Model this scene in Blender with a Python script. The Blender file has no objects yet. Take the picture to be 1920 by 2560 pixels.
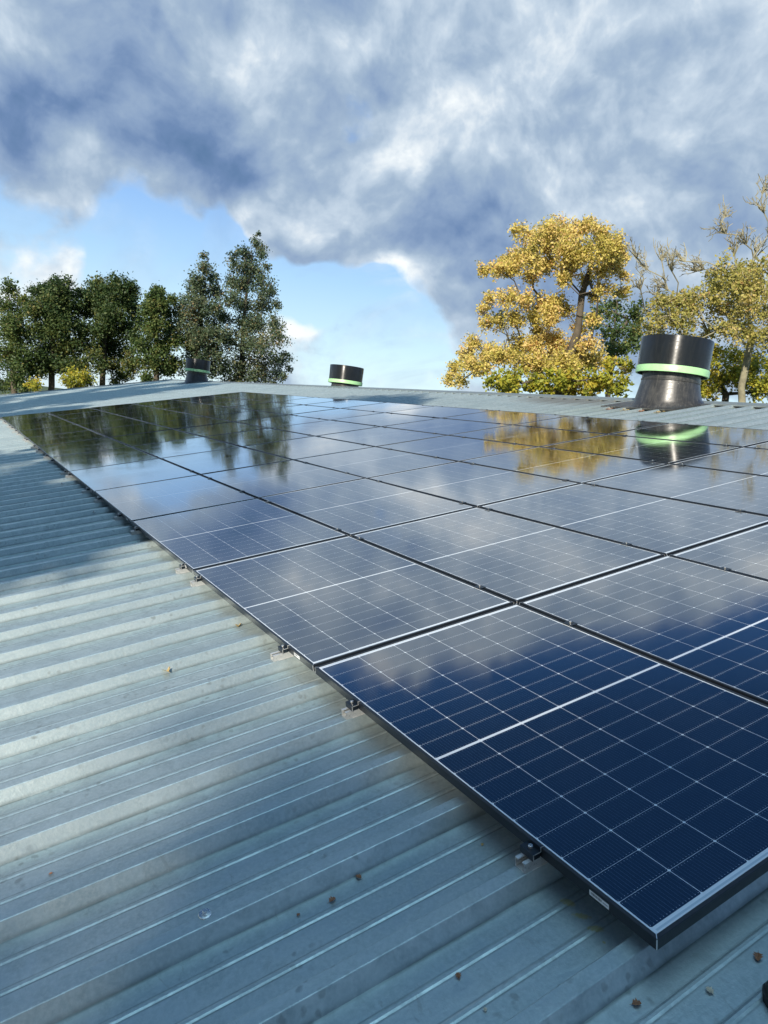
import bpy, math, random
import numpy as np
from mathutils import Matrix, Vector

# ------------------------------------------------------------------ frame of the roof and camera
PI = math.pi
SLOPE = math.radians(13.0)                     # pitch of the metal roof
ORG = np.array([0.0, 0.0, 5.2])                # near corner of the solar array, 5.2 m above the ground
UU = np.array([math.cos(SLOPE), 0.0, math.sin(SLOPE)])     # up the slope
VV = np.array([0.0, 1.0, 0.0])                             # along the eaves
NN = np.array([-math.sin(SLOPE), 0.0, math.cos(SLOPE)])    # roof normal


def W(u, v, z=0.0):
    return ORG + u * UU + v * VV + z * NN


ROOF_M = Matrix(((UU[0], VV[0], NN[0], ORG[0]), (UU[1], VV[1], NN[1], ORG[1]), (UU[2], VV[2], NN[2], ORG[2]), (0, 0, 0, 1)))
CAM_RIGHT = np.array([0.85376951, -0.51580316, -0.07088532])
CAM_DOWN = np.array([-0.18047983, -0.16549114, -0.96955645])
CAM_FWD = np.array([0.48836939, 0.8405711, -0.23438335])
CAM_C = np.array([-1.1376034, -0.88300194, 1.35027595])
ROT = np.array([UU, VV, NN]).T                # roof axes -> world axes
cR, cD, cF = ROT @ CAM_RIGHT, ROT @ CAM_DOWN, ROT @ CAM_FWD
cP = W(*CAM_C)
FPX = 1801.75 / 1.15732                        # focal length in the pixels used for surveyed points (1659 x 2212)

scene = bpy.context.scene
COL = scene.collection
cam_d = bpy.data.cameras.new('camera')
cam = bpy.data.objects.new('camera', cam_d)
COL.objects.link(cam)
cam_d.sensor_fit = 'VERTICAL'
cam_d.sensor_height = 24.0
cam_d.sensor_width = 18.0
cam_d.lens = 24.0 * 1801.75 / 2560
cam_d.clip_start = 0.05
cam_d.clip_end = 5000
cam.matrix_world = Matrix(((cR[0], -cD[0], -cF[0], cP[0]), (cR[1], -cD[1], -cF[1], cP[1]), (cR[2], -cD[2], -cF[2], cP[2]), (0, 0, 0, 1)))
scene.camera = cam


def look(px, py):
    """world direction seen through a surveyed point of the photograph"""
    d = cF + cR * ((px - 829.5) / FPX) + cD * ((py - 1106.0) / FPX)
    return d


def at(px, py, depth):
    return cP + look(px, py) * depth


def dirn(px, py):
    d = look(px, py)
    return d / np.linalg.norm(d)


# ------------------------------------------------------------------ light
SUN_EL = math.radians(24.0)
SUN_AZ = math.radians(231.0)                   # clockwise from +Y
sun_vec = Vector((math.sin(SUN_AZ) * math.cos(SUN_EL), math.cos(SUN_AZ) * math.cos(SUN_EL), math.sin(SUN_EL)))
sl = bpy.data.lights.new('sun', 'SUN')
sl.energy = 5.0
sl.angle = math.radians(0.55)
sl.color = (1.0, 0.92, 0.79)
so = bpy.data.objects.new('sun', sl)
COL.objects.link(so)
so.rotation_euler = sun_vec.to_track_quat('Z', 'Y').to_euler()
so.location = (-20, -20, 40)

scene.view_settings.view_transform = 'Standard'
scene.view_settings.look = 'None'
scene.view_settings.exposure = 0.4
scene.view_settings.gamma = 1.0

# ------------------------------------------------------------------ sky
world = bpy.data.worlds.new('World')
scene.world = world
world.use_nodes = True
wt = world.node_tree
wt.nodes.clear()


class NB:
    """small helper for building node graphs"""

    def __init__(self, tree):
        self.t = tree

    def n(self, kind, **kw):
        x = self.t.nodes.new(kind)
        for k, v in kw.items():
            setattr(x, k, v)
        return x

    def put(self, sock, val):
        if hasattr(val, 'is_output'):
            self.t.links.new(val, sock)
        else:
            sock.default_value = val

    def m(self, op, a, b=None, c=None, clamp=False):
        x = self.n('ShaderNodeMath', operation=op)
        x.use_clamp = clamp
        self.put(x.inputs[0], a)
        if b is not None:
            self.put(x.inputs[1], b)
        if c is not None:
            self.put(x.inputs[2], c)
        return x.outputs[0]

    def vm(self, op, a, b=None, scale=None):
        x = self.n('ShaderNodeVectorMath', operation=op)
        self.put(x.inputs[0], a)
        if b is not None:
            self.put(x.inputs[1], b)
        if scale is not None:
            self.put(x.inputs[3], scale)
        return x.outputs['Value'] if op in ('DISTANCE', 'DOT_PRODUCT', 'LENGTH') else x.outputs[0]

    def mr(self, v, a, b, c=0.0, d=1.0, kind='LINEAR'):
        x = self.n('ShaderNodeMapRange', interpolation_type=kind)
        self.put(x.inputs[0], v)
        for i, q in enumerate((a, b, c, d)):
            self.put(x.inputs[1 + i], q)
        return x.outputs[0]

    def noise(self, vec, scale, detail=4.0, rough=0.55, dist=0.0, color=False):
        x = self.n('ShaderNodeTexNoise')
        if vec is not None:
            self.put(x.inputs['Vector'], vec)
        x.inputs['Scale'].default_value = scale
        x.inputs['Detail'].default_value = detail
        x.inputs['Roughness'].default_value = rough
        x.inputs['Distortion'].default_value = dist
        return x.outputs['Color'] if color else x.outputs[0]

    def ramp(self, f, stops, interp='LINEAR'):
        x = self.n('ShaderNodeValToRGB')
        x.color_ramp.interpolation = interp
        e = x.color_ramp.elements
        while len(e) < len(stops):
            e.new(0.5)
        for i, (p, c) in enumerate(stops):
            e[i].position = p
            e[i].color = (c[0], c[1], c[2], 1.0)
        self.put(x.inputs[0], f)
        return x.outputs[0]

    def mix(self, f, a, b, mode='MIX'):
        x = self.n('ShaderNodeMix', data_type='RGBA', blend_type=mode)
        self.put(x.inputs[0], f)
        self.put(x.inputs[6], a if hasattr(a, 'is_output') else (a[0], a[1], a[2], 1.0))
        self.put(x.inputs[7], b if hasattr(b, 'is_output') else (b[0], b[1], b[2], 1.0))
        return x.outputs[2]

    def sepxyz(self, v):
        x = self.n('ShaderNodeSeparateXYZ')
        self.put(x.inputs[0], v)
        return x.outputs

    def comb(self, a, b, c):
        x = self.n('ShaderNodeCombineXYZ')
        for i, q in enumerate((a, b, c)):
            self.put(x.inputs[i], q)
        return x.outputs[0]


g = NB(wt)
out = g.n('ShaderNodeOutputWorld')
bg = g.n('ShaderNodeBackground')
wt.links.new(bg.outputs[0], out.inputs[0])
tc = g.n('ShaderNodeTexCoord')
D0 = tc.outputs['Generated']
sky = g.n('ShaderNodeTexSky', sky_type='NISHITA')
sky.sun_disc = False
sky.sun_elevation = SUN_EL
sky.sun_rotation = SUN_AZ
sky.air_density = 1.1
sky.dust_density = 0.6
sky.ozone_density = 2.0
BG = 0.12
bg.inputs['Strength'].default_value = BG

sx, sy, sz = g.sepxyz(D0)
zz = g.m('MAXIMUM', g.m('ADD', sz, 0.16), 0.05)
plane = g.comb(g.m('DIVIDE', sx, zz), g.m('DIVIDE', sy, zz), 0.0)      # a cloud layer seen in perspective
wob = g.noise(D0, 3.4, 4.0, 0.5, color=True)
wob = g.vm('SCALE', g.vm('SUBTRACT', wob, (0.5, 0.5, 0.5)), scale=0.42)
DW = g.vm('ADD', D0, wob)
fb = g.noise(plane, 2.0, 6.0, 0.52, 0.1)
fb2 = g.noise(D0, 6.0, 6.0, 0.54, 0.1)
fb3 = g.noise(plane, 0.75, 4.0, 0.5)
fb4 = g.noise(D0, 17.0, 5.0, 0.55, 0.1)


def blobs(lst, start, gain=1.0):
    acc = start
    for px, py, r, amp in lst:
        c = dirn(px, py)
        dist = g.vm('DISTANCE', DW, (float(c[0]), float(c[1]), float(c[2])))
        acc = g.m('ADD', acc, g.mr(dist, r / FPX * 1.25, 0.0, 0.0, amp * gain, 'SMOOTHERSTEP'))
    return acc


# where cloud covers the sky (+) and where it opens (-)
cover = [(200, 60, 430, .66), (620, 60, 430, .66), (1060, 60, 430, .66), (1500, 60, 450, .66), (100, 300, 330, .6), (430, 290, 300, .6),
         (850, 320, 330, .6), (1200, 330, 380, .66), (1600, 350, 380, .66), (800, 510, 170, .75), (680, 520, 110, .5), (1050, 560, 240, .66), (1400, 600, 350, .66),
         (900, 650, 70, .45), (940, 735, 80, .4), (1010, 690, 80, .3), (680, 800, 110, .45), (60, 640, 100, .6), (20, 585, 100, .4),
         (735, 195, 110, -1.0), (400, 550, 230, -.7), (130, 540, 180, -.7), (520, 640, 180, -.9), (700, 670, 160, -1.0), (800, 740, 130, -1.0), (850, 690, 110, -.5), (960, 800, 110, -.5), (940, 720, 100, -.45), (560, 560, 90, -.5),
         (1560, 780, 260, .4), (1000, 820, 90, -.2), (540, 425, 60, -.4), (440, 490, 50, .35), (250, 620, 130, -.6), (870, 690, 60, -.3)]
Dn = blobs(cover, g.m('MULTIPLY_ADD', fb3, 0.9, -0.32))
Dn = g.m('ADD', Dn, g.m('MULTIPLY_ADD', fb2, 1.7, -0.85))
Dn = g.m('ADD', Dn, g.m('MULTIPLY_ADD', fb, 0.6, -0.30))
Dn = g.m('ADD', Dn, g.m('MULTIPLY_ADD', fb4, 0.75, -0.375))
Dn = g.m('ADD', Dn, g.mr(sz, 0.445, 0.59, 0.0, -1.0))
Dn = g.m('ADD', Dn, g.m('MULTIPLY_ADD', g.noise(D0, 38.0, 4.0, 0.6), 0.40, -0.20))
alpha = g.mr(Dn, 0.04, 0.62, 0.0, 1.0, 'SMOOTHSTEP')
# thin high veil in the open part
veil = g.noise(g.comb(g.m('DIVIDE', sx, zz), g.m('MULTIPLY', g.m('DIVIDE', sy, zz), 0.35), 4.0), 2.6, 6.0, 0.6, 0.5)
alpha = g.m('MAXIMUM', alpha, g.m('MULTIPLY', g.mr(veil, 0.46, 0.76, 0.0, 0.42), g.mr(sz, 0.44, 0.54, 1.0, 0.0)))
# billows: each one bright toward the sun and dark away from it
bo = (-.020, -.014, .040)
DS = g.vm('ADD', D0, g.vm('SCALE', wob, scale=0.35))
ba = g.noise(DS, 6.0, 5.0, 0.5)
bb = g.noise(g.vm('ADD', DS, bo), 6.0, 5.0, 0.5)
bill = g.m('SUBTRACT', ba, bb)
bc = g.noise(DS, 15.0, 4.0, 0.5)
bd = g.noise(g.vm('ADD', DS, tuple(.4 * q_ for q_ in bo)), 15.0, 4.0, 0.5)
bill2 = g.m('SUBTRACT', bc, bd)
# how light the cloud is
light = [(210, 60, 200, .18), (40, 235, 200, -.62), (330, 215, 250, -.32), (480, 300, 190, -.46), (620, 260, 130, -.3), (150, 320, 120, .40), (50, 370, 120, .34),
         (370, 350, 90, .30), (870, 270, 85, .30), (800, 330, 95, .28), (850, 400, 110, .2), (640, 490, 85, .50), (800, 470, 100, .40),
         (1270, 140, 150, .10), (980, 40, 160, .25), (1100, 300, 260, .10), (1010, 510, 170, -.36), (820, 575, 150, -.30), (1120, 590, 220, -.30),
         (1560, 440, 200, -.05), (1500, 280, 420, .10), (1520, 90, 300, .02), (1200, 330, 300, .12), (1300, 480, 250, -.10), (900, 645, 70, .5), (910, 760, 80, .35),
         (680, 800, 130, .6), (60, 640, 100, .5), (620, 60, 300, .12), (300, 440, 110, -.10), (1000, 700, 110, .14), (930, 640, 120, .16)]
L = blobs(light, g.m('MULTIPLY_ADD', fb2, 0.60, 0.19), 0.86)
L = g.m('ADD', L, g.m('MULTIPLY_ADD', fb, 0.22, -0.11))
L = g.m('ADD', L, g.m('MULTIPLY', bill, 1.1))
L = g.m('ADD', L, g.m('MULTIPLY', bill2, 0.9))
# edges of the cloud are thin and let light through
L = g.m('ADD', L, g.mr(Dn, 0.10, 0.90, 0.24, 0.0))
K = 1.0 / BG
fb5 = g.noise(DS, 36.0, 5.0, 0.6)
L = g.m('ADD', L, g.m('MULTIPLY_ADD', fb4, 0.55, -0.275))
L = g.m('ADD', L, g.m('MULTIPLY_ADD', fb5, 0.40, -0.20))
L = g.mr(L, -0.45, 1.05, 0.0, 1.0)
ccol = g.ramp(L, [(0.0, (.080, .165, .31)), (0.28, (.145, .235, .415)), (0.46, (.235, .335, .505)), (0.64, (.335, .44, .575)), (0.80, (.50, .60, .71)), (1.0, (.88, .92, .93))])
ccol = g.vm('SCALE', ccol, scale=K)
hz = g.mr(sz, -0.05, 0.62, 1.0, 0.0)
clear = g.ramp(hz, [(0.0, (.006, .050, .17)), (0.28, (.05, .20, .58)), (0.50, (.22, .43, .86)), (0.66, (.40, .65, .94)), (0.80, (.62, .85, .97)), (1.0, (.78, .93, .98))])
clear = g.mix(0.85, sky.outputs[0], g.vm('SCALE', clear, scale=K))
skyc = g.mix(alpha, clear, ccol)
skyc = g.vm('SCALE', skyc, scale=0.86)
# fill glow added to the unseen sky toward the sun, behind the viewer
sd = g.vm('DOT_PRODUCT', D0, (sun_vec.x, sun_vec.y, sun_vec.z))
glow = g.mr(sd, -0.25, 1.0, 0.0, 1.0, 'SMOOTHSTEP')
gl = g.vm('SCALE', g.vm('SCALE', g.comb(.05, .07, .09), scale=glow), scale=K)
skyc = g.vm('ADD', skyc, gl)
# bright overhead fill for the roof, added in the unseen sky
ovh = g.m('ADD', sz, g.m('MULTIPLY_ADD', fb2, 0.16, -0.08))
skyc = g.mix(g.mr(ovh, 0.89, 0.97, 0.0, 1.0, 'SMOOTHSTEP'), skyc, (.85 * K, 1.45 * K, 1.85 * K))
bk = g.vm('DOT_PRODUCT', D0, (float(-cF[0]) * 1.0, float(-cF[1]) * 1.0, 0.0))  # added dark area in the unseen sky behind, keeps rib sides dim
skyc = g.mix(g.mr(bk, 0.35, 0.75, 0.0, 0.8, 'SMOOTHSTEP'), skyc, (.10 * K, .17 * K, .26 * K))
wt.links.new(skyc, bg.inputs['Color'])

# ------------------------------------------------------------------ object helpers
rng = np.random.default_rng(11)


class MB:
    """collects vertices and faces of ONE mesh"""

    def __init__(self):
        self.v, self.f, self.mi = [], [], []

    def add(self, vs, fs, mi=0):
        o = len(self.v)
        self.v += [tuple(float(c) for c in p) for p in vs]
        for f in fs:
            self.f.append(tuple(i + o for i in f))
            self.mi.append(mi)
        return self

    def box(self, x0, x1, y0, y1, z0, z1, mi=0, ch=0.0):
        if ch <= 0:
            vs = [(x0, y0, z0), (x1, y0, z0), (x1, y1, z0), (x0, y1, z0), (x0, y0, z1), (x1, y0, z1), (x1, y1, z1), (x0, y1, z1)]
            fs = [(3, 2, 1, 0), (4, 5, 6, 7), (0, 1, 5, 4), (1, 2, 6, 5), (2, 3, 7, 6), (3, 0, 4, 7)]
        else:
            vs = []
            for z, i in ((z0, ch), (z0 + ch, 0), (z1 - ch, 0), (z1, ch)):
                vs += [(x0 + i, y0 + i, z), (x1 - i, y0 + i, z), (x1 - i, y1 - i, z), (x0 + i, y1 - i, z)]
            fs = [(3, 2, 1, 0), (12, 13, 14, 15)]
            for k in range(3):
                for j in range(4):
                    a, b = 4 * k + j, 4 * k + (j + 1) % 4
                    fs.append((a, b, b + 4, a + 4))
        return self.add(vs, fs, mi)

    def prism(self, prof, y0, y1, mi=0, mi_end=None):
        """closed profile in x,z pulled along y"""
        n = len(prof)
        vs = [(x, y0, z) for x, z in prof] + [(x, y1, z) for x, z in prof]
        self.add(vs, [(i, (i + 1) % n, n + (i + 1) % n, n + i) for i in range(n)], mi)
        e = mi if mi_end is None else mi_end
        self.add(vs, [tuple(reversed(range(n))), tuple(range(n, 2 * n))], e)
        return self

    def lathe(self, prof, seg=48, c=(0, 0, 0), mi=0, cap0=False, cap1=False):
        vs = []
        for r, z in prof:
            for k in range(seg):
                a = 2 * PI * k / seg
                vs.append((c[0] + r * math.cos(a), c[1] + r * math.sin(a), c[2] + z))
        fs = []
        for i in range(len(prof) - 1):
            for k in range(seg):
                k2 = (k + 1) % seg
                fs.append((i * seg + k, i * seg + k2, (i + 1) * seg + k2, (i + 1) * seg + k))
        if cap0:
            fs.append(tuple(reversed(range(seg))))
        if cap1:
            fs.append(tuple(range((len(prof) - 1) * seg, len(prof) * seg)))
        return self.add(vs, fs, mi)

    def mesh(self, name, mats, smooth=None):
        me = bpy.data.meshes.new(name)
        me.from_pydata(self.v, [], self.f)
        for m in (mats if isinstance(mats, (list, tuple)) else [mats]):
            me.materials.append(m)
        me.polygons.foreach_set('material_index', self.mi)
        if smooth is not None:
            me.shade_smooth()
            me.set_sharp_from_angle(angle=math.radians(smooth))
        me.update()
        return me

    def build(self, name, mats, parent=None, smooth=None):
        o = bpy.data.objects.new(name, self.mesh(name, mats, smooth))
        COL.objects.link(o)
        if parent is not None:
            o.parent = parent
        return o


def tag(o, label=None, cat=None, group=None, kind=None):
    for k, v in (('label', label), ('category', cat), ('group', group), ('kind', kind)):
        if v:
            o[k] = v
    return o


def thing(name, label, cat, mat=None, group=None):
    o = bpy.data.objects.new(name, None)
    o.empty_display_size = 0.1
    COL.objects.link(o)
    if mat is not None:
        o.matrix_world = mat
    return tag(o, label, cat, group)


def kids(o):
    return [c for c in list(bpy.data.objects) if c.parent == o]


def on_roof(u, v, z=0.0, rz=0.0):
    return ROOF_M @ Matrix.Translation((u, v, z)) @ Matrix.Rotation(rz, 4, 'Z')


def mat(name):
    m = bpy.data.materials.new(name)
    m.use_nodes = True
    b = m.node_tree.nodes['Principled BSDF']
    return m, NB(m.node_tree), b


def plain(name, col, rough=0.5, metal=0.0, var=0.12, scale=30.0, spec=0.5, bump=0.0):
    m, q, b = mat(name)
    t = q.n('ShaderNodeTexCoord')
    nz = q.noise(t.outputs['Object'], scale, 5.0, 0.6)
    f = q.mr(nz, 0.3, 0.7, 1 - var, 1 + var)
    q.put(b.inputs['Base Color'], q.vm('SCALE', q.comb(*col), scale=f))
    q.put(b.inputs['Roughness'], q.mr(nz, 0.3, 0.7, max(0.02, rough * 0.85), min(1, rough * 1.2)))
    b.inputs['Metallic'].default_value = metal
    b.inputs['Specular IOR Level'].default_value = spec
    if bump:
        bp = q.n('ShaderNodeBump')
        bp.inputs['Strength'].default_value = bump
        bp.inputs['Distance'].default_value = 0.01
        q.put(bp.inputs['Height'], nz)
        q.put(b.inputs['Normal'], bp.outputs[0])
    return m


# ------------------------------------------------------------------ materials
M_FRAME = plain('black_anodised_aluminium', (.012, .016, .022), .38, 0.0, .2, 40)
M_SEAM = plain('bare_aluminium_edge', (.82, .84, .85), .3, .6, .05, 60)
M_ALU = plain('mill_aluminium', (.60, .61, .60), .30, .45, .12, 60)
M_STEEL = plain('stainless_steel', (.72, .72, .70), .25, .9, .1, 120)
M_LABEL = plain('white_sticker', (.85, .86, .87), .5, 0, .03, 60)
M_INK = plain('sticker_print', (.02, .025, .04), .5, 0, .03, 60)
M_BLACKCLAMP = plain('black_clamp', (.010, .016, .024), .35, 0.0, .2, 60)
M_GREEN = plain('green_band_plastic', (.36, .64, .31), .38, 0, .10, 9)
M_TRIM = plain('grey_coated_trim', (.16, .19, .20), .45, 0.0, .2, 6, bump=.05)
M_WALL = plain('dark_timber_cladding', (.10, .085, .07), .8, 0, .3, 5, bump=.3)
M_BOOT = plain('dark_boot_leather', (.028, .030, .026), .5, 0, .5, 38, bump=.5)
M_SOLE = plain('boot_rubber', (.012, .012, .013), .7, 0, .3, 50)


def make_glass_mat():
    m, q, b = mat('solar_cells_under_glass')
    t = q.n('ShaderNodeTexCoord')
    x, y, z = q.sepxyz(t.outputs['Object'])         # metres on the panel: x across, y along
    FW, PW, PL = 0.011, 1.134, 1.762
    mx = 0.0165
    pu = (PW - 2 * mx) / 6
    my = 0.030
    half = PL / 2
    gapm = 0.0055
    pv = (half - gapm - my) / 9
    cx = q.m('DIVIDE', q.m('SUBTRACT', x, mx), pu)
    yy = q.m('PINGPONG', y, half)                   # mirror the two half-strings
    cy = q.m('DIVIDE', q.m('SUBTRACT', yy, my), pv)
    fx = q.m('MULTIPLY', q.m('PINGPONG', cx, 0.5), pu)     # metres to nearest column line
    fy = q.m('MULTIPLY', q.m('PINGPONG', cy, 0.5), pv)
    colline = q.m('LESS_THAN', fx, 0.0008)
    rowline = q.m('LESS_THAN', fy, 0.00040)
    dia = q.m('LESS_THAN', q.m('ADD', fx, fy), 0.0052)
    # corner diamonds only at every second row (whole wafers cut in two)
    oddrow = q.m('LESS_THAN', q.m('PINGPONG', q.m('MULTIPLY', cy, 1.0), 1.0), 1.5)
    outx = q.m('LESS_THAN', q.m('PINGPONG', x, PW / 2), mx)
    outy = q.m('LESS_THAN', yy, my)
    mid = q.m('GREATER_THAN', yy, half - gapm)
    white = q.m('MAXIMUM', q.m('MAXIMUM', colline, rowline), q.m('MAXIMUM', dia, q.m('MAXIMUM', outx, q.m('MAXIMUM', outy, mid))))
    # bright ribbon in the end margin
    rib = q.m('MULTIPLY', q.m('LESS_THAN', q.m('ABSOLUTE', q.m('SUBTRACT', yy, 0.0195)), 0.0028), q.m('GREATER_THAN', q.m('PINGPONG', x, PW / 2), 0.022))
    # sixteen busbars per cell
    bx = q.m('MULTIPLY', q.m('PINGPONG', q.m('SUBTRACT', q.m('MULTIPLY', cx, 16.0), 0.5), 0.5), pu / 16)
    bus = q.m('LESS_THAN', bx, 0.00017)
    pad = q.m('MULTIPLY', q.m('LESS_THAN', bx, 0.0007), q.m('MULTIPLY', q.m('GREATER_THAN', fy, 0.0055), q.m('LESS_THAN', fy, 0.0072)))
    inside = q.m('SUBTRACT', 1.0, q.m('MAXIMUM', outx, q.m('MAXIMUM', outy, mid)))
    # every cell a touch different
    ci = q.comb(q.m('FLOOR', cx), q.m('FLOOR', q.m('DIVIDE', y, pv)), 0.0)
    wn = q.n('ShaderNodeTexWhiteNoise')
    q.put(wn.inputs['Vector'], ci)
    cellv = q.mr(wn.outputs[0], 0, 1, 0.78, 1.2)
    cell = q.vm('SCALE', q.comb(.0001, .0030, .0090), scale=cellv)
    c1 = q.mix(q.m('MULTIPLY', bus, inside), cell, (.10, .14, .20))
    c2 = q.mix(q.m('MULTIPLY', pad, inside), c1, (.42, .45, .50))
    c3 = q.mix(white, c2, (.80, .82, .84))
    c4 = q.mix(rib, c3, (.52, .60, .66))
    # faint dust and dried water marks
    oi = q.n('ShaderNodeObjectInfo')
    off = q.vm('ADD', t.outputs['Object'], q.comb(q.m('MULTIPLY', oi.outputs['Random'], 40.0), 0.0, 0.0))
    dn = q.noise(off, 2.6, 6.0, 0.62, 0.5)
    dust = q.mr(dn, 0.45, 0.85, 0.0, 0.015)
    c5 = q.mix(dust, c4, (.30, .34, .38))
    q.put(b.inputs['Base Color'], c5)
    q.put(b.inputs['Roughness'], q.mr(dn, 0.35, 0.75, 0.045, 0.10))
    b.inputs['IOR'].default_value = 2.15
    b.inputs['Coat Weight'].default_value = 1.0
    b.inputs['Coat IOR'].default_value = 1.7
    q.put(b.inputs['Coat Roughness'], q.mr(dn, 0.35, 0.75, 0.04, 0.10))
    b.inputs['Specular IOR Level'].default_value = 0.5
    bp = q.n('ShaderNodeBump')
    bp.inputs['Strength'].default_value = 0.25
    bp.inputs['Distance'].default_value = 0.0006
    q.put(bp.inputs['Height'], q.noise(off, 9.0, 3.0, 0.5))
    q.put(b.inputs['Normal'], bp.outputs[0])
    return m


M_GLASS = make_glass_mat()


PHASE = 0.395


def make_roof_mat():
    m, q, b = mat('weathered_sheet_metal')
    t = q.n('ShaderNodeTexCoord')
    P = t.outputs['Object']
    x, y, z = q.sepxyz(P)
    st = q.comb(q.m('MULTIPLY', x, 0.35), q.m('MULTIPLY', y, 3.2), z)
    streak = q.noise(st, 3.0, 6.0, 0.62)
    cloud = q.noise(P, 1.3, 4.0, 0.55)
    fine = q.noise(P, 85.0, 3.0, 0.65)
    mid = q.noise(P, 14.0, 6.0, 0.68, 0.6)
    c = q.ramp(q.m('ADD', q.m('MULTIPLY', streak, 0.55), q.m('MULTIPLY', cloud, 0.45)), [(0.28, (.285, .365, .385)), (0.5, (.40, .475, .48)), (0.75, (.525, .59, .575))])
    c = q.mix(q.mr(mid, 0.42, 0.68, 0.0, 0.72), c, (.265, .325, .34))
    c = q.mix(q.mr(fine, 0.42, 0.72, 0.0, 0.35), c, (.58, .625, .61))
    # drip spots and scuffs
    vo = q.n('ShaderNodeTexVoronoi')
    q.put(vo.inputs['Vector'], q.vm('ADD', P, q.vm('SCALE', q.noise(P, 30.0, 3.0, color=True), scale=0.03)))
    vo.inputs['Scale'].default_value = 26.0
    spot = q.m('MULTIPLY', q.mr(vo.outputs['Distance'], 0.16, 0.30, 1.0, 0.0), q.mr(q.noise(P, 4.0, 3.0), 0.5, 0.62, 0.0, 1.0))
    c = q.mix(q.m('MULTIPLY', spot, 0.75), c, (.25, .285, .28))
    scv = q.comb(q.m('MULTIPLY', x, 5.0), q.m('MULTIPLY', y, 1.4), z)
    scuff = q.mr(q.noise(q.vm('ADD', scv, (3.7, 9.1, 0.0)), 4.2, 5.0, 0.7, 1.2), 0.63, 0.70, 0.0, 0.55)
    c = q.mix(scuff, c, (.27, .30, .29))
    # brown dust where litter gathers near the vents
    dustv = q.mr(q.vm('DISTANCE', q.comb(x, q.m('MULTIPLY', y, 0.55), 0.0), (9.3, 9.3 * .55, 0.0)), 0.35, 1.1, 0.75, 0.0, 'SMOOTHSTEP')
    c = q.mix(dustv, c, (.20, .19, .165))
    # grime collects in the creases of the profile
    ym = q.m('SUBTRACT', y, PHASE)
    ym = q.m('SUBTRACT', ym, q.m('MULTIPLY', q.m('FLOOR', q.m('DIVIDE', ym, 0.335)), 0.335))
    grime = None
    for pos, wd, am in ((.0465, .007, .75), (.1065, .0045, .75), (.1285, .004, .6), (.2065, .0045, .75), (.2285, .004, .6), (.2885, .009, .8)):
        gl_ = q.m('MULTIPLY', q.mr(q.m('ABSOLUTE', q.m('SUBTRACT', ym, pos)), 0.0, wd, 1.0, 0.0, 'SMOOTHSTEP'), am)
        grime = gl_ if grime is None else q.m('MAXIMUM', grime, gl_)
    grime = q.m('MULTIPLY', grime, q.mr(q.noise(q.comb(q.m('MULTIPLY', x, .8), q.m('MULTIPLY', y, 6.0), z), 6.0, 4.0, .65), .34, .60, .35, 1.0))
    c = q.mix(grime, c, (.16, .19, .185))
    # yellow marker strokes next to the first panel
    for (u, v, ru, rv, rz) in ((0.0, .275, .012, .022, .5), (-.004, .224, .010, .026, .7), (-.006, .175, .010, .024, .9), (-.02, .135, .004, .005, 0)):
        dx, dy = q.m('SUBTRACT', x, u), q.m('SUBTRACT', y, v)
        ca, sa = math.cos(rz), math.sin(rz)
        a = q.m('DIVIDE', q.m('ADD', q.m('MULTIPLY', dx, ca), q.m('MULTIPLY', dy, sa)), ru)
        e = q.m('DIVIDE', q.m('SUBTRACT', q.m('MULTIPLY', dy, ca), q.m('MULTIPLY', dx, sa)), rv)
        r = q.m('ADD', q.m('MULTIPLY', a, a), q.m('MULTIPLY', e, e))
        r = q.m('ADD', r, q.m('MULTIPLY_ADD', q.noise(P, 160.0, 3.0, 0.7), 2.4, -1.2))
        c = q.mix(q.mr(r, 0.35, 1.1, 0.6, 0.0), c, (.42, .36, .09))
    q.put(b.inputs['Base Color'], c)
    q.put(b.inputs['Roughness'], q.mr(mid, 0.3, 0.7, 0.32, 0.52))
    b.inputs['Metallic'].default_value = 0.55
    b.inputs['Specular IOR Level'].default_value = 0.5
    bp = q.n('ShaderNodeBump')
    bp.inputs['Strength'].default_value = 0.55
    bp.inputs['Distance'].default_value = 0.004
    hh = q.m('ADD', q.m('MULTIPLY', fine, 0.25), q.m('ADD', q.m('MULTIPLY', mid, 0.35), q.m('MULTIPLY', streak, 0.7)))
    q.put(bp.inputs['Height'], hh)
    q.put(b.inputs['Normal'], bp.outputs[0])
    return m


M_ROOF = make_roof_mat()


def make_plastic(name, col, rough, dirt):
    m, q, b = mat(name)
    t = q.n('ShaderNodeTexCoord')
    P = t.outputs['Object']
    x, y, z = q.sepxyz(P)
    sm = q.noise(q.comb(q.m('MULTIPLY', x, 4.0), q.m('MULTIPLY', y, 4.0), q.m('MULTIPLY', z, 14.0)), 3.0, 7.0, 0.7, 0.6)
    drip = q.noise(q.comb(q.m('MULTIPLY', x, 9.0), q.m('MULTIPLY', y, 9.0), q.m('MULTIPLY', z, 1.2)), 3.0, 6.0, 0.7)
    sp = q.noise(P, 30.0, 3.0, 0.7)
    c = q.mix(q.mr(drip, 0.45, 0.8, 0.0, dirt), col, (.19, .18, .16))
    c = q.mix(q.mr(sp, 0.66, 0.74, 0.0, dirt), c, (.55, .53, .48))
    q.put(b.inputs['Base Color'], c)
    q.put(b.inputs['Roughness'], q.mr(sm, 0.42, 0.75, rough, rough + 0.22))
    if dirt < .1:
        b.inputs['Anisotropic'].default_value = 0.85
        b.inputs['Anisotropic Rotation'].default_value = 0.25
        tg = q.n('ShaderNodeTangent', direction_type='RADIAL', axis='Z')
        q.put(b.inputs['Tangent'], tg.outputs[0])
    return m


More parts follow.
